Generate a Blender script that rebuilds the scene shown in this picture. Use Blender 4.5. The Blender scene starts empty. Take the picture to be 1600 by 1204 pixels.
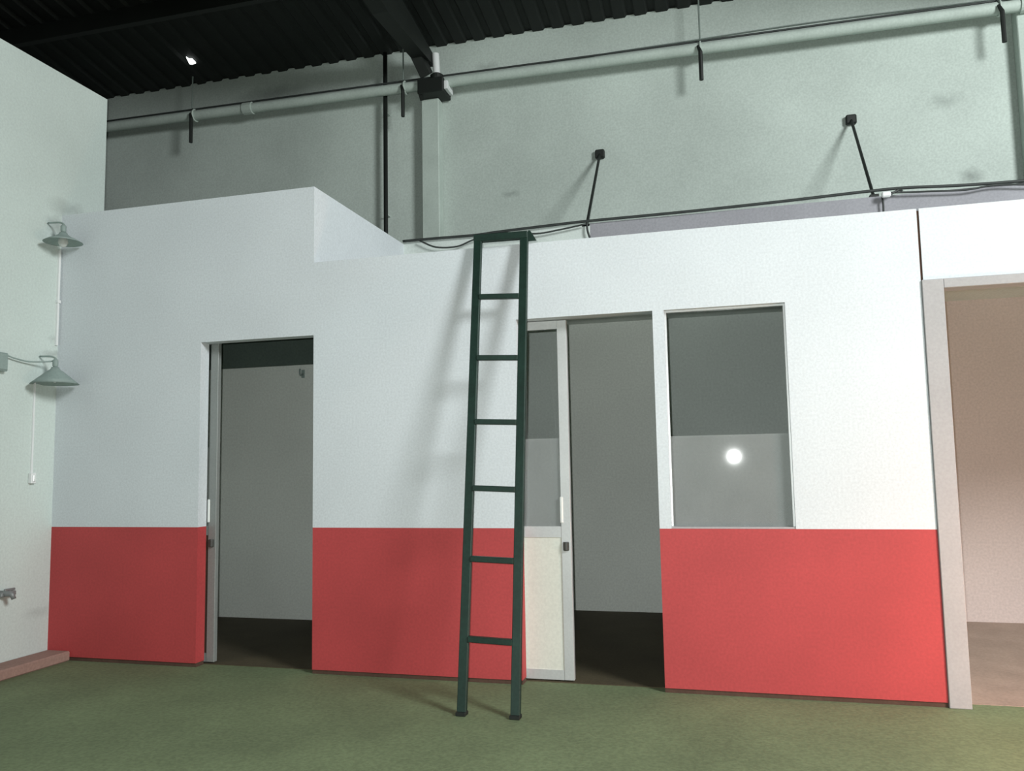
import bpy, bmesh, math, random
from mathutils import Vector, Matrix
random.seed(7)
S = bpy.context.scene
C = S.collection

# ------------------------------------------------------------------ camera
F_PX, YAW, PITCH, ROLL = 1290.3, 0.2633, 0.0943, -0.018
CAM = Vector((0.0, -4.7166, 1.2393))
cd = bpy.data.cameras.new('camera'); cam = bpy.data.objects.new('camera', cd); C.objects.link(cam)
cd.sensor_fit = 'HORIZONTAL'; cd.sensor_width = 36.0; cd.lens = F_PX / 1600 * 36; cd.clip_start = 0.02
fwd = Vector((-math.sin(YAW)*math.cos(PITCH), math.cos(YAW)*math.cos(PITCH), math.sin(PITCH)))
r0 = Vector((math.cos(YAW), math.sin(YAW), 0)); u0 = r0.cross(fwd)
rt = r0*math.cos(ROLL) + u0*math.sin(ROLL); up = u0*math.cos(ROLL) - r0*math.sin(ROLL)
M = Matrix.Identity(4)
for i in range(3):
    M[i][0], M[i][1], M[i][2], M[i][3] = rt[i], up[i], -fwd[i], CAM[i]
cam.matrix_world = M
S.camera = cam

# ------------------------------------------------------------------ world, lights, exposure
w = bpy.data.worlds.new('night'); S.world = w; w.use_nodes = True
w.node_tree.nodes['Background'].inputs[0].default_value = (0.80, 1.0, 0.88, 1)
w.node_tree.nodes['Background'].inputs[1].default_value = 0.006
S.view_settings.view_transform = 'Standard'; S.view_settings.look = 'None'
S.view_settings.exposure = 0.0; S.view_settings.gamma = 1.0; S.view_settings.use_curve_mapping = False

def lamp(name, kind, loc, energy, color, radius, target=None, angle=None):
    d = bpy.data.lights.new(name, kind); d.energy = energy; d.color = color
    d.shadow_soft_size = radius
    o = bpy.data.objects.new(name, d); C.objects.link(o); o.location = loc
    if target is not None:
        o.rotation_euler = (Vector(target) - Vector(loc)).to_track_quat('-Z', 'Y').to_euler()
    if angle: d.spot_size = math.radians(angle); d.spot_blend = 1.0
    return o
# hand torch beside the camera; a bright work lamp standing further right; an added warm light low at the right, no such lamp there
lamp('hand_torch', 'SPOT', (-0.03, -4.75, 1.275), 430, (0.97, 1.0, 0.97), 0.010, (-0.2, 0, 1.6), 140)
lamp('work_lamp', 'POINT', (5.5, -4.6, 5.1), 2800, (0.96, 1.0, 0.995), 1.1)
lamp('added_warm_light', 'POINT', (1.95, -0.95, 0.55), 60, (1.0, 0.50, 0.34), 0.12)  # added warm glow for the right corner, not a real lamp

# ------------------------------------------------------------------ materials
def mat(name, col, rough=0.8, var=0.10, scale=6.0, grain=0.10, gscale=90.0, metal=0.0, bump=0.0, stain_shadow=None):
    m = bpy.data.materials.new(name); m.use_nodes = True
    nt = m.node_tree; N = nt.nodes; L = nt.links
    b = N['Principled BSDF']; b.inputs['Roughness'].default_value = rough; b.inputs['Metallic'].default_value = metal
    tc = N.new('ShaderNodeTexCoord')
    n1 = N.new('ShaderNodeTexNoise'); n1.inputs['Scale'].default_value = scale; n1.inputs['Detail'].default_value = 4
    n2 = N.new('ShaderNodeTexNoise'); n2.inputs['Scale'].default_value = gscale; n2.inputs['Detail'].default_value = 2
    L.new(tc.outputs['Object'], n1.inputs['Vector']); L.new(tc.outputs['Object'], n2.inputs['Vector'])
    r1 = N.new('ShaderNodeMapRange'); r1.inputs['From Min'].default_value = .3; r1.inputs['From Max'].default_value = .7
    r1.inputs['To Min'].default_value = 1 - var; r1.inputs['To Max'].default_value = 1 + var * .5
    r2 = N.new('ShaderNodeMapRange'); r2.inputs['From Min'].default_value = .3; r2.inputs['From Max'].default_value = .7
    r2.inputs['To Min'].default_value = 1 - grain; r2.inputs['To Max'].default_value = 1 + grain
    L.new(n1.outputs['Fac'], r1.inputs['Value']); L.new(n2.outputs['Fac'], r2.inputs['Value'])
    mu = N.new('ShaderNodeMath'); mu.operation = 'MULTIPLY'
    L.new(r1.outputs[0], mu.inputs[0]); L.new(r2.outputs[0], mu.inputs[1])
    vm = N.new('ShaderNodeVectorMath'); vm.operation = 'SCALE'; vm.inputs[0].default_value = col
    L.new(mu.outputs[0], vm.inputs['Scale'])
    out = vm.outputs[0]
    for (cx, cy, cz, sx, sy, sz, amt) in (stain_shadow or []):       # dirt smudges, and painted shadows on the tall wall
        mp = N.new('ShaderNodeMapping'); mp.vector_type = 'TEXTURE'
        mp.inputs['Location'].default_value = (cx, cy, cz); mp.inputs['Scale'].default_value = (sx, sy, sz)
        n3 = N.new('ShaderNodeTexNoise'); n3.inputs['Scale'].default_value = 9.0
        L.new(tc.outputs['Object'], n3.inputs['Vector'])
        ad = N.new('ShaderNodeVectorMath'); ad.operation = 'MULTIPLY_ADD'
        ad.inputs[1].default_value = (.12, .12, .12)
        L.new(n3.outputs['Color'], ad.inputs[0]); L.new(tc.outputs['Object'], ad.inputs[2])
        sb = N.new('ShaderNodeVectorMath'); sb.operation = 'SUBTRACT'; sb.inputs[1].default_value = (.06, .06, .06)
        L.new(ad.outputs[0], sb.inputs[0]); L.new(sb.outputs[0], mp.inputs['Vector'])
        gr = N.new('ShaderNodeTexGradient'); gr.gradient_type = 'SPHERICAL'
        L.new(mp.outputs[0], gr.inputs['Vector'])
        rr = N.new('ShaderNodeMapRange'); rr.inputs['To Min'].default_value = 1.0; rr.inputs['To Max'].default_value = 1 - amt
        rr.inputs['From Max'].default_value = .8
        L.new(gr.outputs['Fac'], rr.inputs['Value'])
        v2 = N.new('ShaderNodeVectorMath'); v2.operation = 'SCALE'
        L.new(out, v2.inputs[0]); L.new(rr.outputs[0], v2.inputs['Scale']); out = v2.outputs[0]
    L.new(out, b.inputs['Base Color'])
    if bump:
        bp = N.new('ShaderNodeBump'); bp.inputs['Strength'].default_value = bump; bp.inputs['Distance'].default_value = .004
        L.new(n2.outputs['Fac'], bp.inputs['Height']); L.new(bp.outputs[0], b.inputs['Normal'])
    return m

WHITE = mat('white_emulsion', (.63, .67, .70), .75, .05, 1.5, .07, 80)
RED = mat('red_gloss_paint', (.45, .054, .056), .7, .10, 2.0, .08, 70)
LEFTP = mat('pale_green_white_paint', (.57, .645, .615), .8, .08, 1.2, .06, 70,
            stain_shadow=[(-4.57, -.02, 2.97, .3, .14, .12, .35), (-4.57, .05, 3.12, .3, .22, .07, .22),
                   (-4.57, -.03, 2.05, .3, .16, .04, .25), (-4.57, .0, 2.16, .3, .12, .03, .18), (-4.57, -.1, .3, .3, .12, .05, .15)])  # smudges above the lamps are their shades' shadows painted on
REAR = mat('grey_green_plaster', (.475, .54, .50), .85, .16, .9, .09, 60,
           stain_shadow=[(1.9, 2.44, 3.45, .12, .3, .09, .4), (1.75, 2.44, 4.1, .16, .3, .08, .22), (.35, 2.44, 3.3, .5, .3, .12, .1),
                  (-4.4, 2.44, 5.0, .5, .3, .10, .4), (-1.9, 2.44, 3.7, .1, .3, .05, .25), (-2.1, 2.44, 4.95, .16, .3, .07, .25)])
ROOMG = mat('grey_room_paint', (.74, .78, .74), .85, .07, 1.2, .07, 60)
BAND = mat('dark_green_band', (.085, .115, .10), .8, .1, 3, .1, 60)
CEIL = mat('dark_roof_metal', (.007, .010, .0085), .75, .2, 2, .15, 40)
STEEL = mat('blackened_steel', (.007, .010, .008), .6, .2, 6, .1, 60)
FLOOR = mat('greenish_grey_concrete', (.15, .195, .10), .85, .22, 1.4, .16, 55, bump=.3)  # base colour leans green all over
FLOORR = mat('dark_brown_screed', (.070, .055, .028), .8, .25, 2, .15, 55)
FLOORP = mat('warm_pink_screed', (.33, .25, .205), .85, .15, 3, .1, 60)  # warm tone put into this floor's colour
ROSE = mat('warm_beige_wall', (.58, .50, .475), .85, .07, 1.2, .08, 60)  # warm tone put into this back wall's colour, other rooms stay grey
KERB = mat('dusty_pink_cement', (.31, .195, .16), .85, .12, 4, .1, 60)
BASE = mat('dark_brown_matte', (.085, .045, .030), .9, .2, 5, .1, 60)
GREYF = mat('mauve_grey_fascia', (.29, .29, .315), .85, .08, 3, .08, 60)
PALEF = mat('pale_fascia', (.60, .66, .63), .85, .08, 3, .06, 60)
ALU = mat('satin_aluminium', (.56, .58, .58), .45, .05, 4, .04, 80, metal=.35)
ALU2 = mat('shaded_aluminium', (.27, .29, .28), .5, .08, 4, .06, 80, metal=.2)  # darker copy of the aluminium, shade of the door edge put into the colour
PANEL = mat('cream_panel', (.66, .67, .60), .6, .06, 2, .05, 70)
FRAMEP = mat('pale_frame_paint', (.37, .365, .37), .7, .06, 3, .05, 70)
LADG = mat('dark_green_enamel', (.012, .034, .025), .5, .2, 7, .15, 60, metal=.2)
CABLE = mat('black_rubber', (.03, .036, .034), .6, .1, 6, .05, 60)
GREYC = mat('grey_green_rubber', (.17, .21, .19), .7, .1, 6, .05, 60)
PIPEP = mat('pale_pipe_paint', (.45, .52, .475), .7, .1, 4, .06, 60)
PLAST = mat('white_plastic', (.78, .80, .80), .4, .03, 4, .02, 60)
SHADE = mat('grey_lamp_enamel', (.27, .34, .32), .6, .1, 8, .06, 60)
CHROME = mat('bright_handle_metal', (.85, .88, .86), .3, .03, 4, .02, 60, metal=.3)
LOCKM = mat('dark_lock_metal', (.05, .05, .045), .5, .1, 9, .05, 60)
BULB = mat('frosted_bulb_glass', (.6, .62, .6), .3, .02, 4, .02, 60)

def glass_mat():
    m = bpy.data.materials.new('clear_glass'); m.use_nodes = True; nt = m.node_tree; N = nt.nodes; L = nt.links
    N.remove(N['Principled BSDF']); out = N['Material Output']
    t = N.new('ShaderNodeBsdfTransparent'); t.inputs[0].default_value = (.965, .975, .98, 1)
    g = N.new('ShaderNodeBsdfGlossy'); g.inputs['Roughness'].default_value = .03
    fr = N.new('ShaderNodeFresnel'); fr.inputs['IOR'].default_value = 1.5
    mx = N.new('ShaderNodeMixShader'); L.new(fr.outputs[0], mx.inputs[0]); L.new(t.outputs[0], mx.inputs[1]); L.new(g.outputs[0], mx.inputs[2])
    L.new(mx.outputs[0], out.inputs[0]); return m
def film_mat():
    m = bpy.data.materials.new('hazy_film'); m.use_nodes = True; nt = m.node_tree; N = nt.nodes; L = nt.links
    N.remove(N['Principled BSDF']); out = N['Material Output']
    t = N.new('ShaderNodeBsdfTransparent')
    d = N.new('ShaderNodeBsdfDiffuse'); d.inputs[0].default_value = (.75, .78, .78, 1)
    no = N.new('ShaderNodeTexNoise'); no.inputs['Scale'].default_value = 5; tc = N.new('ShaderNodeTexCoord'); L.new(tc.outputs['Object'], no.inputs['Vector'])
    r = N.new('ShaderNodeMapRange'); r.inputs['To Min'].default_value = .08; r.inputs['To Max'].default_value = .13; L.new(no.outputs['Fac'], r.inputs['Value'])
    mx = N.new('ShaderNodeMixShader'); L.new(r.outputs[0], mx.inputs[0]); L.new(t.outputs[0], mx.inputs[1]); L.new(d.outputs[0], mx.inputs[2])
    L.new(mx.outputs[0], out.inputs[0]); return m
GLASS, FILM = glass_mat(), film_mat()
def sky_mat():
    m = bpy.data.materials.new('bright_sky_gap'); m.use_nodes = True; b = m.node_tree.nodes['Principled BSDF']
    b.inputs['Emission Color'].default_value = (.95, 1, .97, 1); b.inputs['Emission Strength'].default_value = 2.5; return m
SKY = sky_mat()

# ------------------------------------------------------------------ mesh helpers
class MB:
    def __init__(s): s.v = []; s.f = []; s.m = []
    def box(s, x0, x1, y0, y1, z0, z1, mi=0):
        i = len(s.v)
        s.v += [(x0,y0,z0),(x1,y0,z0),(x1,y1,z0),(x0,y1,z0),(x0,y0,z1),(x1,y0,z1),(x1,y1,z1),(x0,y1,z1)]
        for q in ((0,3,2,1),(4,5,6,7),(0,1,5,4),(1,2,6,5),(2,3,7,6),(3,0,4,7)):
            s.f.append(tuple(i+k for k in q)); s.m.append(mi)
        return s
    def ring(s, rings, close=True, mi=0):                  # loft a list of equal-length rings, cap the ends
        i = len(s.v); n = len(rings[0])
        for r in rings: s.v += [tuple(p) for p in r]
        for a in range(len(rings)-1):
            for k in range(n):
                b0, b1 = i+a*n, i+(a+1)*n
                s.f.append((b0+k, b0+(k+1)%n, b1+(k+1)%n, b1+k)); s.m.append(mi)
        if close:
            s.f.append(tuple(i+k for k in reversed(range(n)))); s.m.append(mi)
            e = i+(len(rings)-1)*n; s.f.append(tuple(e+k for k in range(n))); s.m.append(mi)
        return s
    def tube(s, pts, r, n=8, mi=0):
        pts = [Vector(p) for p in pts]; rs = []
        ref = None
        for k, p in enumerate(pts):
            t = (pts[min(k+1, len(pts)-1)] - pts[max(k-1, 0)]).normalized()
            if ref is None:
                ref = Vector((0,0,1)) if abs(t.z) < .9 else Vector((1,0,0))
            a = (ref - t*ref.dot(t)).normalized(); b = t.cross(a); ref = a
            rr = r[k] if isinstance(r, (list, tuple)) else r
            rs.append([p + (a*math.cos(2*math.pi*j/n) + b*math.sin(2*math.pi*j/n))*rr for j in range(n)])
        return s.ring(rs, True, mi)
    def bar(s, p, q, wx, wy, mi=0):                        # square bar from p to q; wx along world X
        p, q = Vector(p), Vector(q); t = (q-p).normalized()
        a = Vector((1,0,0)); a = (a - t*a.dot(t))
        if a.length < .1: a = Vector((0,1,0)) - t*t.y
        a.normalize(); b = t.cross(a)
        rs = []
        for c in (p, q): rs.append([c + a*sx*wx/2 + b*sy*wy/2 for sx, sy in ((-1,-1),(1,-1),(1,1),(-1,1))])
        return s.ring(rs, True, mi)
    def lathe(s, prof, c, n=24, mi=0):                     # profile of (radius, z) around a vertical axis at c
        c = Vector(c)
        return s.ring([[c + Vector((r*math.cos(2*math.pi*k/n), r*math.sin(2*math.pi*k/n), z)) for k in range(n)] for r, z in prof], True, mi)
    def build(s, name, mats, parent=None, bevel=0, smooth=False, origin=None):
        me = bpy.data.meshes.new(name)
        o0 = Vector(origin) if origin is not None else Vector((0,0,0))
        me.from_pydata([tuple(Vector(v)-o0) for v in s.v], [], s.f)
        if not isinstance(mats, (list, tuple)): mats = [mats]
        for m in mats: me.materials.append(m)
        for p, mi in zip(me.polygons, s.m): p.material_index = mi
        bm = bmesh.new(); bm.from_mesh(me); bmesh.ops.recalc_face_normals(bm, faces=bm.faces)
        if bevel: bmesh.ops.bevel(bm, geom=list(bm.edges), offset=bevel, segments=1, affect='EDGES', profile=.5)
        bm.to_mesh(me); bm.free()
        if smooth:
            for p in me.polygons: p.use_smooth = True
        o = bpy.data.objects.new(name, me); C.objects.link(o); o.location = o0
        if parent:
            q, wl = parent, Vector((0, 0, 0))
            while q: wl += q.location; q = q.parent
            o.parent = parent; o.location = o0 - wl
        return o
def box(name, x0, x1, y0, y1, z0, z1, m, parent=None, bevel=0):
    return MB().box(x0, x1, y0, y1, z0, z1).build(name, m, parent, bevel)
def structure(o, label=None, cat=None):
    o['kind'] = 'structure'
    if label: o['label'] = label
    if cat: o['category'] = cat
    return o
def thing(name, loc, label, cat, group=None):
    o = bpy.data.objects.new(name, None); C.objects.link(o); o.location = loc; o.empty_display_size = .1
    return tag(o, label, cat, group)
def tag(o, label, cat, group=None):
    o['label'] = label; o['category'] = cat
    if group: o['group'] = group
    return o
def smooth_path(pts, k=6):
    P = [Vector(p) for p in pts]; P = [P[0]*2-P[1]] + P + [P[-1]*2-P[-2]]; out = []
    for i in range(1, len(P)-2):
        for j in range(k):
            t = j/k
            out.append(.5*((2*P[i]) + (P[i+1]-P[i-1])*t + (2*P[i-1]-5*P[i]+4*P[i+1]-P[i+2])*t*t + (3*P[i]-P[i-1]-3*P[i+1]+P[i+2])*t**3))
    out.append(P[-2]); return out
def wall_grid(name, xs, zs, solid, y0, y1, mats, mfun):
    b = MB(); nx, nz = len(xs)-1, len(zs)-1
    S_ = lambda i, k: 0 <= i < nx and 0 <= k < nz and solid(i, k)
    def quad(ps, mi):
        i = len(b.v); b.v += ps; b.f.append((i, i+1, i+2, i+3)); b.m.append(mi)
    for i in range(nx):
        for k in range(nz):
            if not S_(i, k): continue
            a, c, d, e = xs[i], xs[i+1], zs[k], zs[k+1]
            f, g = mfun(i, k)
            quad([(a,y0,d),(c,y0,d),(c,y0,e),(a,y0,e)], f); quad([(c,y1,d),(a,y1,d),(a,y1,e),(c,y1,e)], g)
            if not S_(i-1, k): quad([(a,y1,d),(a,y0,d),(a,y0,e),(a,y1,e)], f)
            if not S_(i+1, k): quad([(c,y0,d),(c,y1,d),(c,y1,e),(c,y0,e)], f)
            if not S_(i, k-1): quad([(a,y1,d),(c,y1,d),(c,y0,d),(a,y0,d)], f)
            if not S_(i, k+1): quad([(a,y0,e),(c,y0,e),(c,y1,e),(a,y1,e)], f)
    me_o = None
    bmn = bmesh.new()
    me = bpy.data.meshes.new(name); me.from_pydata(b.v, [], b.f)
    for m in mats: me.materials.append(m)
    for p, mi in zip(me.polygons, b.m): p.material_index = mi
    bmn.from_mesh(me); bmesh.ops.remove_doubles(bmn, verts=bmn.verts, dist=1e-5); bmn.to_mesh(me); bmn.free()
    o = bpy.data.objects.new(name, me); C.objects.link(o); return o

# ------------------------------------------------------------------ key dimensions (metres)
FZ = -0.025                                   # floor level
A, J1, J2 = -4.5705, -3.4094, -2.5795         # corner with tall wall, first doorway
W_, E_, WL, WR = -1.2398, -0.4325, -0.3677, 0.2897
FX, GX = 0.9838, 1.0837                       # painted frame of the wide doorway
ZB, ZT, ZR = 3.0567, 2.5532, 0.8637           # block top, front wall top, red paint top
ZH1, ZH, ZW = 2.0794, 2.10, 2.0956
TH = 0.09
REARY = 2.42

# ------------------------------------------------------------------ floor
structure(box('floor', -14, 8, -12, REARY+.2, FZ-.15, FZ, FLOOR), 'greenish grey concrete floor of the hall', 'floor')
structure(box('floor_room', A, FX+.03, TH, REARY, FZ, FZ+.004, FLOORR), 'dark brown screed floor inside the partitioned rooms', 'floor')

structure(box('floor_entry', FX+.03, 4.2, TH, REARY, FZ, FZ+.004, FLOORP), 'pink beige floor inside the wide open doorway', 'floor')
# ------------------------------------------------------------------ front partition
structure(wall_grid('wall_block', [A, J1, J2], [0, ZR, ZH1, ZB], lambda i, k: not (i == 1 and k < 2), 0, TH,
          [WHITE, RED, ROOMG], lambda i, k: (1 if k == 0 else 0, 2)), 'taller white partition with red dado and a doorway beside tall pale wall', 'wall')
o = structure(wall_grid('wall_front', [J2, W_, E_, WL, WR, FX-.006], [0, ZR, ZW, ZT],
          lambda i, k: not ((i == 1 and k < 2) or (i == 3 and k == 1)), 0, TH,
          [WHITE, RED, ROOMG], lambda i, k: (1 if k == 0 else 0, 2)), 'long white partition with red dado, open doorway and window', 'wall')
structure(box('wall_header', FX+.006, 4.2, 0.0, TH, 2.1654, ZT, WHITE), 'white header panel above the wide open doorway', 'wall')
for nm, x0, x1 in (('baseboard_block', A, J1), ('baseboard_front', J2, W_), ('baseboard_window', E_, FX-.006)):
    structure(box(nm, x0, x1, 0.006, TH-.006, FZ, 0.0, BASE), 'dark brown strip under the red partition', 'baseboard')  # dark brown strip between floor and red paint
# the block's side above the lower roof, its top and the upstand behind the roof
structure(box('wall_block_side', J2-.09, J2, TH, 1.5, ZT-.1, ZB, WHITE), 'bright white side of the taller block above the roof', 'wall')
structure(box('wall_upstand_pale', J2, -1.026, 1.5, 1.56, 2.50, 3.075, PALEF), 'pale low upstand on the roof behind ladder', 'wall')
structure(box('wall_upstand_grey', -1.026, 4.2, 1.5, 1.56, 2.50, 3.085, GREYF), 'mauve grey upstand along the roof edge', 'wall')
structure(box('ceiling_room', J2+.02, 4.2, TH, REARY, ZT-.10, ZT-.05, ROOMG), 'flat slab over the partitioned rooms', 'ceiling')
structure(box('ceiling_block', A-.1, J2-.09, TH, 1.56, ZB-.10, ZB-.04, ROOMG), 'flat slab over the taller block', 'ceiling')
# inner walls of the rooms
structure(box('wall_room_divider', J2+.02, J2+.10, TH, REARY-.02, FZ, ZT-.10, ROOMG), 'grey wall between the first and second room', 'wall')
structure(box('wall_room_right', FX+.02, FX+.09, TH, REARY-.02, FZ, ZT-.10, ROOMG), 'grey wall between the window room and wide doorway', 'wall')
structure(box('wall_block_back', A-.1, J2+.02, 1.6, 1.68, FZ, 2.113, ROOMG), 'grey back wall of the first room', 'wall')
structure(box('trim_1', A-.1, J2+.02, 1.57, 1.68, 2.113, ZB-.10, BAND), 'dark green band over the back wall of the first room', 'beam')  # dark tone put into a band above the grey back wall
structure(box('wall_room_left', A-.1, A, .40, 1.6, FZ, ZB-.10, ROOMG), 'grey left wall of the first room', 'wall')

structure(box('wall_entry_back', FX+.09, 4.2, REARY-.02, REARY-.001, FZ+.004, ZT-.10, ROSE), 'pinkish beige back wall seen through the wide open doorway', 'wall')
structure(box('wall_room_back', J2+.10, FX+.02, REARY-.02, REARY-.001, FZ+.004, ZT-.10, ROOMG), 'grey painted back wall seen through the second doorway and window', 'wall')
# ------------------------------------------------------------------ tall left wall, kerb
structure(box('wall_left', A-.15, A, -10, .40, FZ, 4.09, LEFTP), 'tall pale green white wall meeting the partition corner', 'wall')
structure(box('trim_2', A, A+.19, -10, -.0, FZ, .04, KERB, bevel=.008), 'low dusty pink cement kerb along the tall wall', 'kerb')

# ------------------------------------------------------------------ rear wall, columns, roof
structure(box('wall_rear', -14, 8, REARY, REARY+.2, FZ, 5.24, REAR), 'high grey green plaster wall behind the rooms', 'wall')
def column(name, x0, x1, z1, label):
    structure(box(name, x0, x1, REARY-.12, REARY, FZ+.01, z1, PIPEP, bevel=.006), label, 'column')
column('wall_column', -2.725, -2.555, 4.66, 'pale square column on the high rear wall under steel bracket')
column('wall_column', 2.262, 2.46, 5.2, 'pale square column on the high rear wall beyond wide doorway')

roof = bpy.data.objects.new('ceiling', None); C.objects.link(roof); roof.location = (0, REARY, 5.22)
structure(roof, 'dark corrugated metal roof over the hall', 'ceiling')
SLOPE = math.tan(math.radians(9))
SW, NS = .76, 21
def sheet_mesh():
    b = MB(); n = 32; prof = []
    for k in range(n+1):
        x = SW*k/n; ph = (k % 8); z = .028 if ph in (3, 4, 5) else 0.0
        prof.append((x, z))
    L_ = 13.0
    for t in (0, .0012):
        for y in (.25, -L_):
            for x, z in prof: b.v.append((x, y, -y*SLOPE + z + t + (.012 if False else 0)))
    m = n+1
    for k in range(n):
        b.f.append((k, k+1, m+k+1, m+k)); b.m.append(0)
        b.f.append((2*m+k, 3*m+k, 3*m+k+1, 2*m+k+1)); b.m.append(0)
    return b
first = sheet_mesh().build('roof_sheet', CEIL, roof)
first.location = (-10.5, 0, 0)
for k in range(1, NS):
    o = first.copy(); C.objects.link(o); o.parent = roof; o.location = (-10.5 + SW*.995*k, 0, .002*(k % 2))
for k in range(6):                                        # purlins under the sheets
    y = -1.15 - 1.6*k
    pu = MB().box(-11, 5.6, y-.03, y+.03, -.16, -.005).build('purlin', STEEL, roof); pu.location = (0, 0, -y*SLOPE)
for x in (-2.66, 2.40, -7.72):                            # steel rafters on the columns
    b = MB(); sec = []
    for y, h in ((-.12, .10), (-1.2, .32), (-9.5, .36)):
        z = -y*SLOPE - .17
        sec.append([(x-.07, y, z-h), (x+.07, y, z-h), (x+.07, y, z), (x-.07, y, z)])
    b.ring(sec); b.build('rafter', STEEL, roof).location = (0, 0, 0)
# bright torn gap in the roof
b = MB()
def roof_pt(px, py):                                       # a place in the roof's underside
    d = rt*((px-800)/F_PX) - up*((py-602)/F_PX) + fwd
    n = Vector((0, SLOPE, 1)); p0 = Vector((0, REARY, 5.20))
    t = (p0-CAM).dot(n)/d.dot(n); return CAM + d*t
pts = [roof_pt(*q) for q in ((291, 90), (295, 93), (300, 93), (306, 99), (300, 101), (296, 100))]
b.ring([[tuple(p) for p in pts], [tuple(p + Vector((0, 0, .012))) for p in pts]])
g = b.build('roof_gap', SKY, roof); g['label'] = 'small bright torn gap in the dark roof'

# steel bracket box with short pale pipe at the column head
t = thing('column_bracket', (-2.6, 2.25, 4.65), 'dark steel bracket box on the column head with short pale pipe', 'bracket')
MB().box(-2.715, -2.465, 2.17, 2.40, 4.66, 4.80).build('bracket_box', STEEL, t, bevel=.006)
MB().bar((-2.70, 2.18, 4.70), (-2.695, 2.24, 4.625), .03, .02).build('brace', STEEL, t)
MB().lathe([(.05, 0), (.062, .02), (.062, .05), (.04, .065)], (-2.55, 2.25, 4.80), 16).build('collar', STEEL, t, smooth=False)
MB().tube([(-2.55, 2.25, 4.86), (-2.56, 2.25, 5.06)], .033, 14).build('pipe_stub', PLAST, t)
MB().box(-2.465, -2.43, 2.2, 2.36, 4.69, 4.77).build('end_plate', PLAST, t, bevel=.004)
MB().bar((-2.63, 2.2, 4.84), (-2.78, 1.95, 5.26), .10, .10).build('gusset', STEEL, t)

# ------------------------------------------------------------------ services on the rear wall
PY = 2.27
t = thing('wall_pipe', (0, PY, 4.75), 'long pale pipe running along the high rear wall', 'pipe')
def pz(x): return 4.752 - .010*(x+.15) if x > -.15 else 4.752 + .014*(-.15-x)*.9
xs = [-10 + .6*k for k in range(31)]
MB().tube([(x, PY, pz(x)) for x in xs], .048, 14).build('pipe', PIPEP, t, smooth=True)
for x in (-4.55, 2.33):
    MB().tube([(x-.05, PY, pz(x)), (x+.05, PY, pz(x))], .06, 14).build('coupling', PIPEP, t, smooth=False)
b = MB(); b.tube([(x, PY-.01, pz(x)+.062) for x in xs], .010, 6)
b.build('cable', CABLE, t, smooth=True)['label'] = 'thin black cable tied along the pipe top'
b = MB(); b.tube([(x, REARY-.012, pz(x)+.075 + .085*min(1, (x+2.4)/1.6) + .010*math.sin(x*2.1)) for x in [-2.4 + .3*k for k in range(26)]], .006, 6)
tag(b.build('thin_cable', GREYC, smooth=True), 'thin cable clipped to plaster just above the long wall pipe', 'cable')
HL = ['over the taller block', 'between black pole and column', 'midway between the two stay rods', 'beside the column past wide doorway']
for x, lab in zip((-5.16, -2.87, -.155, 2.135), HL):
    z = pz(x)
    t = thing('pipe_hanger', (x, PY, z), 'dark steel pipe hanger stub under the wall pipe ' + lab, 'hanger', 'pipe hangers on the rear wall')
    MB().tube([(x, PY-.058, 5.2), (x, PY-.058, z+.05)], .007, 6).build('hanger_rod', GREYC, t)
    ring = [(x, PY+.058*math.cos(a), z+.058*math.sin(a)) for a in [math.pi*2*k/16 for k in range(17)]]
    MB().tube(ring, .008, 6).build('clamp', PIPEP, t)
    MB().tube([(x-.02, PY-.06, z+.0), (x, PY-.07, z-.06), (x, PY-.07, z-.31)], [.012, .018, .018], 8).build('stub', STEEL, t)
t = thing('black_pole', (-3.097, 2.32, 0), 'thin black vertical pole from roof down behind taller block', 'pole')
MB().tube([(-3.097, 2.32, FZ+.006), (-3.10, 2.32, 5.19)], .021, 10).build('pole', STEEL, t, smooth=True)
for z in (3.6, 4.6): MB().box(-3.108, -3.092, 2.335, REARY, z, z+.012).build('clip', REAR, t)

# stay rods from rear wall to upstand
for kx, kz, ex, ez, lab in ((-1.066, 3.972, -1.059, 3.10, 'slanting dark stay rod nearest the ladder with block on plaster wall'),
                            (1.028, 4.019, 1.025, 3.12, 'slanting dark stay rod past the window with block on plaster wall')):
    t = thing('stay_rod', (kx, REARY, kz), lab, 'stay rod', 'stay rods above the roof')
    MB().box(kx-.042, kx+.042, REARY-.05, REARY, kz-.04, kz+.04).build('anchor_block', STEEL, t, bevel=.01)
    MB().tube([(kx, REARY-.03, kz), (ex, 1.55, ez-.01)], .012, 8).build('rod', STEEL, t)
    MB().box(ex-.03, ex+.03, 1.50, 1.56, ez-.035, ez-.015).build('foot_plate', STEEL, t)

# cables along the upstand
UY = 1.475
def cable(name, pts, r, label, m=CABLE):
    return tag(MB().tube(smooth_path(pts), r, 6).build(name, m, smooth=True), label, 'cable')
cable('roof_cable', [(-2.575, UY, 3.075), (-2.3, UY, 3.074), (-1.96, UY, 3.070), (-1.75, UY, 3.080), (-1.33, UY, 3.092), (-1.04, UY, 3.098),
      (-.6, UY, 3.098), (-.16, UY, 3.100), (.4, UY, 3.108), (1.0, UY, 3.122), (1.25, UY, 3.120), (1.6, UY, 3.10), (2.1, UY, 3.09), (3.2, UY, 3.09)], .011,
      'long black cable along the top of the roof upstand')
cable('looped_cable', [(-2.42, UY-.02, 3.06), (-2.28, UY-.02, 2.995), (-2.1, UY-.02, 2.985), (-1.95, UY-.02, 3.03), (-1.72, UY-.02, 3.06),
      (-1.45, UY-.02, 3.03), (-1.25, UY-.02, 3.045), (-1.05, UY-.02, 3.07)], .007, 'sagging thin cable loop behind the ladder top')
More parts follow.
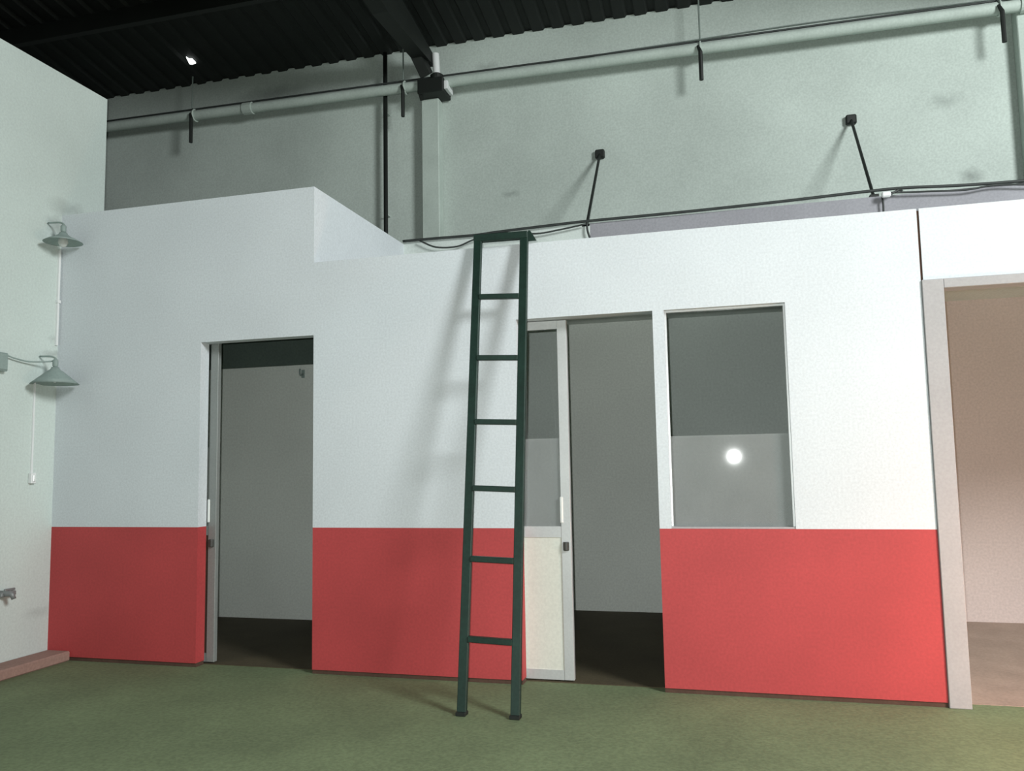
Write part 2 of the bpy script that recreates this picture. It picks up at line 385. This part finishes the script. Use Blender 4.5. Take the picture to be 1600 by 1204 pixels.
cable('grey_looped_cable', [(1.12, UY-.02, 3.09), (1.35, UY-.02, 3.075), (1.6, UY-.02, 3.06), (1.8, UY-.02, 3.075), (2.1, UY-.02, 3.05), (2.6, UY-.02, 3.08)], .007,
      'thin sagging cable on the grey upstand running past the small white connector')
cable('cable_drop', [(-1.045, UY, 3.09), (-1.04, UY-.01, 3.02), (-1.022, UY-.01, 2.955), (-1.015, UY, 2.90)], .008, 'short cable hanging at the foot of stay rod nearest the ladder')
cable('thin_cable_drop', [(1.07, UY, 3.07), (1.072, UY-.01, 3.02), (1.072, UY, 2.93)], .007, 'short cable hanging from the small white connector on grey upstand')
t = thing('cable_connector', (1.09, UY, 3.07), 'small white cable connector at the foot of stay rod past the window', 'connector')
MB().box(1.06, 1.12, UY-.055, UY-.02, 3.055, 3.095).build('body', PLAST, t, bevel=.008)
MB().tube([(1.12, UY-.035, 3.075), (1.17, UY-.03, 3.10), (1.20, UY, 3.105)], .008, 6).build('lead', CABLE, t)

# ------------------------------------------------------------------ sliding doors
def sliding_door(name, xr, width, label, z1, ALU, PANEL):
    y0, y1 = TH+.012, TH+.047; x0 = xr-width
    zb = FZ+.012
    t = thing(name, (xr-width/2, y0, zb), label, 'door'); t['kind'] = 'structure'
    sw = .058
    MB().box(xr-sw, xr, y0, y1, zb, z1).build('stile', ALU, t, bevel=.002)
    MB().box(x0, x0+sw, y0, y1, zb, z1).build('stile', ALU, t, bevel=.002)
    MB().box(x0+sw, xr-sw, y0+.003, y1-.003, z1-.05, z1).build('top_rail', ALU, t)
    MB().box(x0+sw, xr-sw, y0+.003, y1-.003, .803, .867).build('middle_rail', ALU, t)
    MB().box(x0+sw, xr-sw, y0+.003, y1-.003, zb, zb+.055).build('bottom_rail', ALU, t)
    p = MB().box(x0+sw, xr-sw, y0+.015, y0+.019, .867, z1-.05).build('pane', GLASS, t)
    MB().box(x0+sw, xr-sw, y0+.0135, y0+.0147, .867, 1.385).build('film', FILM, p)['label'] = 'hazy film on the lower glass'
    MB().box(x0+sw, xr-sw, y0+.008, y0+.026, zb+.055, .803).build('lower_panel', PANEL, t)
    h = MB().box(xr-sw-.004, xr-sw+.014, y0-.010, y0, .887, 1.04).build('handle', CHROME, t, bevel=.004); h['label'] = 'bright recessed pull handle'
    MB().lathe([(.016, -.025), (.018, -.02), (.018, .02), (.016, .025)], (xr-.03, y0-.003, .752), 12).build('lock', LOCKM, t)
    return t
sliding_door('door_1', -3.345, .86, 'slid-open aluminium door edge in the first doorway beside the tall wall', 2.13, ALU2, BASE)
sliding_door('door_2', -.957, .86, 'half-open aluminium sliding door with glass above cream panel behind ladder', 2.093, ALU, PANEL)
# head track inside each doorway
structure(box('trim_3', A+.1, J2-.02, TH+.005, TH+.055, 2.135, 2.18, ALU), 'door track inside the first doorway', 'track')
structure(box('trim_4', J2+.12, E_+.15, TH+.005, TH+.055, 2.10, 2.15, ALU), 'door track above the half-open door', 'track')

# ------------------------------------------------------------------ window
t = thing('window_1', ((WL+WR)/2, .05, ZR), 'fixed glass window in the white partition over the red dado', 'window'); t['kind'] = 'structure'
fw = .010
MB().box(WL, WL+fw, .04, .07, ZR, ZW).build('frame', ALU, t); MB().box(WR-fw, WR, .04, .07, ZR, ZW).build('frame', ALU, t)
MB().box(WL+fw, WR-fw, .04, .07, ZW-fw, ZW).build('frame', ALU, t)
MB().box(WL, WR, .005, .075, ZR-.002, ZR+.010).build('sill', FRAMEP, t)
p = MB().box(WL+fw, WR-fw, .053, .057, ZR+.010, ZW-fw).build('pane', GLASS, t)
MB().box(WL+fw, WR-fw, 0.0505, .0517, ZR+.010, 1.378).build('film', FILM, p)['label'] = 'hazy film on the lower glass'

# ------------------------------------------------------------------ painted frame of wide doorway
t = thing('door_3', (FX+.05, .04, FZ), 'pale painted frame of the wide open doorway at the red wall end', 'door frame'); t['kind'] = 'structure'
MB().box(FX-.004, GX, -.012, TH+.005, FZ, 2.1654).build('jamb', FRAMEP, t, bevel=.003)
MB().box(GX, 4.1, -.012, TH+.005, 2.115, 2.1654).build('head', FRAMEP, t, bevel=.003)
structure(box('trim_5', FX-.006, FX+.006, .008, TH, 2.1654, ZT-.01, BASE), 'dark joint between partition and header panel', 'joint')

# ------------------------------------------------------------------ ladder
Fy, Ty, Fzz, Tz = -.615, -.03, FZ, 2.612
t = thing('steel_ladder', (-1.25, Fy, FZ), 'dark green steel ladder leaning on white partition beside half-open door', 'ladder')
LB, LT = Vector((-1.40, Fy, Fzz+.002)), Vector((-1.458, Ty, Tz))
RB, RT = Vector((-1.118, Fy, Fzz+.002)), Vector((-1.170, Ty, Tz-.005))
for p, q in ((LB, LT), (RB, RT)):
    MB().bar(p, q, .048, .03).build('rail', LADG, t, bevel=.003)
for z in (2.218, 1.845, 1.473, 1.105, .733, .333):
    k = (z-Fzz)/(Tz-Fzz)
    a, b_ = LB.lerp(LT, k), RB.lerp(RT, k)
    bb = MB(); v = Vector((0, .0, .0))
    bb.bar(a + Vector((.022, -.006, .004)), b_ - Vector((.022, .006, .004)), .034, .03)
    bb.build('rung', LADG, t, bevel=.003)
MB().bar(LT + Vector((-.024, 0, -.012)), RT + Vector((.024, 0, -.012)), .05, .042).build('top_bar', LADG, t, bevel=.003)
b = MB(); q = RT + Vector((.02, .02, 0))
b.ring([[q + Vector(v) for v in ((0, -.01, .02), (.012, -.01, .02), (.05, -.01, -.045), (0, -.01, -.045))],
        [q + Vector(v) for v in ((0, .0, .02), (.012, .0, .02), (.05, .0, -.045), (0, .0, -.045))]])
b.build('hook', LADG, t)
for p in (LB, RB): MB().box(p.x-.027, p.x+.027, Fy-.025, Fy+.025, FZ, FZ+.02).build('foot', STEEL, t, bevel=.003)

# ------------------------------------------------------------------ things on the tall left wall
def wall_lamp(x, y, z, r, h, label):
    t = thing('wall_lamp', (A, y, z), label, 'lamp', 'conical lamps in the corner')
    prof = [(.022, 0), (.03, -.015), (.05, -.03), (r*.75, -h*.72), (r, -h), (r-.004, -h+.001), (r*.72, -h*.70), (.03, -.03)]
    MB().lathe(prof, (x, y, z), 28).build('lamp_shade', SHADE, t, smooth=True)
    MB().lathe([(.012, .0), (.018, .01), (.018, .045), (.010, .055)], (x, y, z), 14).build('socket', SHADE, t, smooth=True)
    MB().tube(smooth_path([(x, y, z+.05), (x, y, z+.06), (x-.04, y, z+.075), (A+.01, y, z+.08)]), .006, 8).build('arm', SHADE, t, smooth=True)
    MB().lathe([(.012, -.03), (.028, -.045), (.033, -.07), (.022, -.095), (.004, -.105)], (x, y, z), 14).build('bulb', BULB, t, smooth=True)
wall_lamp(-4.43, -.16, 1.945, .150, .115, 'lower grey conical lamp in the corner above the switch')
wall_lamp(-4.43, -.13, 2.885, .125, .07, 'upper grey conical lamp in the corner near the partition top')
t = thing('wall_conduit', (A, .0, 2.1), 'thin pale conduit between the two corner lamps', 'conduit')
MB().box(A, A+.014, -.028, -.012, 2.12, 2.80).build('conduit', PLAST, t); MB().box(A, A+.02, -.034, -.006, 2.42, 2.44).build('clip', PLAST, t)
t = thing('light_switch', (A, -.19, 1.2), 'small white switch on thin conduit below the lower corner lamp', 'switch')
MB().box(A, A+.011, -.199, -.186, 1.235, 1.86).build('conduit', PLAST, t)
MB().box(A, A+.03, -.213, -.172, 1.165, 1.235).build('switch_box', PLAST, t, bevel=.004)
MB().box(A+.03, A+.038, -.203, -.182, 1.18, 1.22).build('rocker', CHROME, t, bevel=.002)
t = thing('junction_box', (A, -.46, 1.95), 'dark junction box on tall wall with wire to lower lamp', 'junction box')
MB().box(A, A+.05, -.55, -.447, 1.89, 2.01).build('box', SHADE, t, bevel=.006)
MB().box(A+.05, A+.056, -.54, -.457, 1.90, 2.00).build('lid', SHADE, t, bevel=.002)
MB().tube(smooth_path([(A+.03, -.45, 2.0), (A+.03, -.38, 1.985), (A+.04, -.27, 1.975), (A+.1, -.17, 1.985), (-4.45, -.16, 1.99)]), .005, 6).build('wire', SHADE, t)
t = thing('wall_tap', (A, -.37, .47), 'small grey pipe tap low on the tall wall', 'tap')
TAPM = mat('dull_grey_brass', (.24, .25, .25), .5, .1, 6, .05, 60, metal=.3)
b = MB(); b.tube([(A, -.40, .475), (A+.06, -.40, .475), (A+.09, -.39, .47), (A+.10, -.385, .44)], [.018, .018, .017, .014], 10); b.build('spout', TAPM, t, smooth=True)
MB().box(A+.02, A+.05, -.43, -.315, .455, .485).build('body', TAPM, t, bevel=.006)
MB().box(A+.03, A+.045, -.40, -.32, .488, .502).build('handle', TAPM, t, bevel=.003)
MB().tube([(A+.037, -.36, .47), (A+.037, -.36, .495)], .008, 8).build('spindle', TAPM, t)

t = thing('wall_hook', (-3.55, 1.6, 2.04), 'small dark hook on the back wall inside the first doorway', 'hook')
MB().box(-3.565, -3.535, 1.592, 1.6, 2.0, 2.07).build('plate', SHADE, t, bevel=.002)
MB().tube(smooth_path([(-3.55, 1.592, 2.03), (-3.55, 1.55, 2.02), (-3.55, 1.54, 2.05), (-3.55, 1.545, 2.07)]), 0.008, 8).build('peg', SHADE, t, smooth=True)
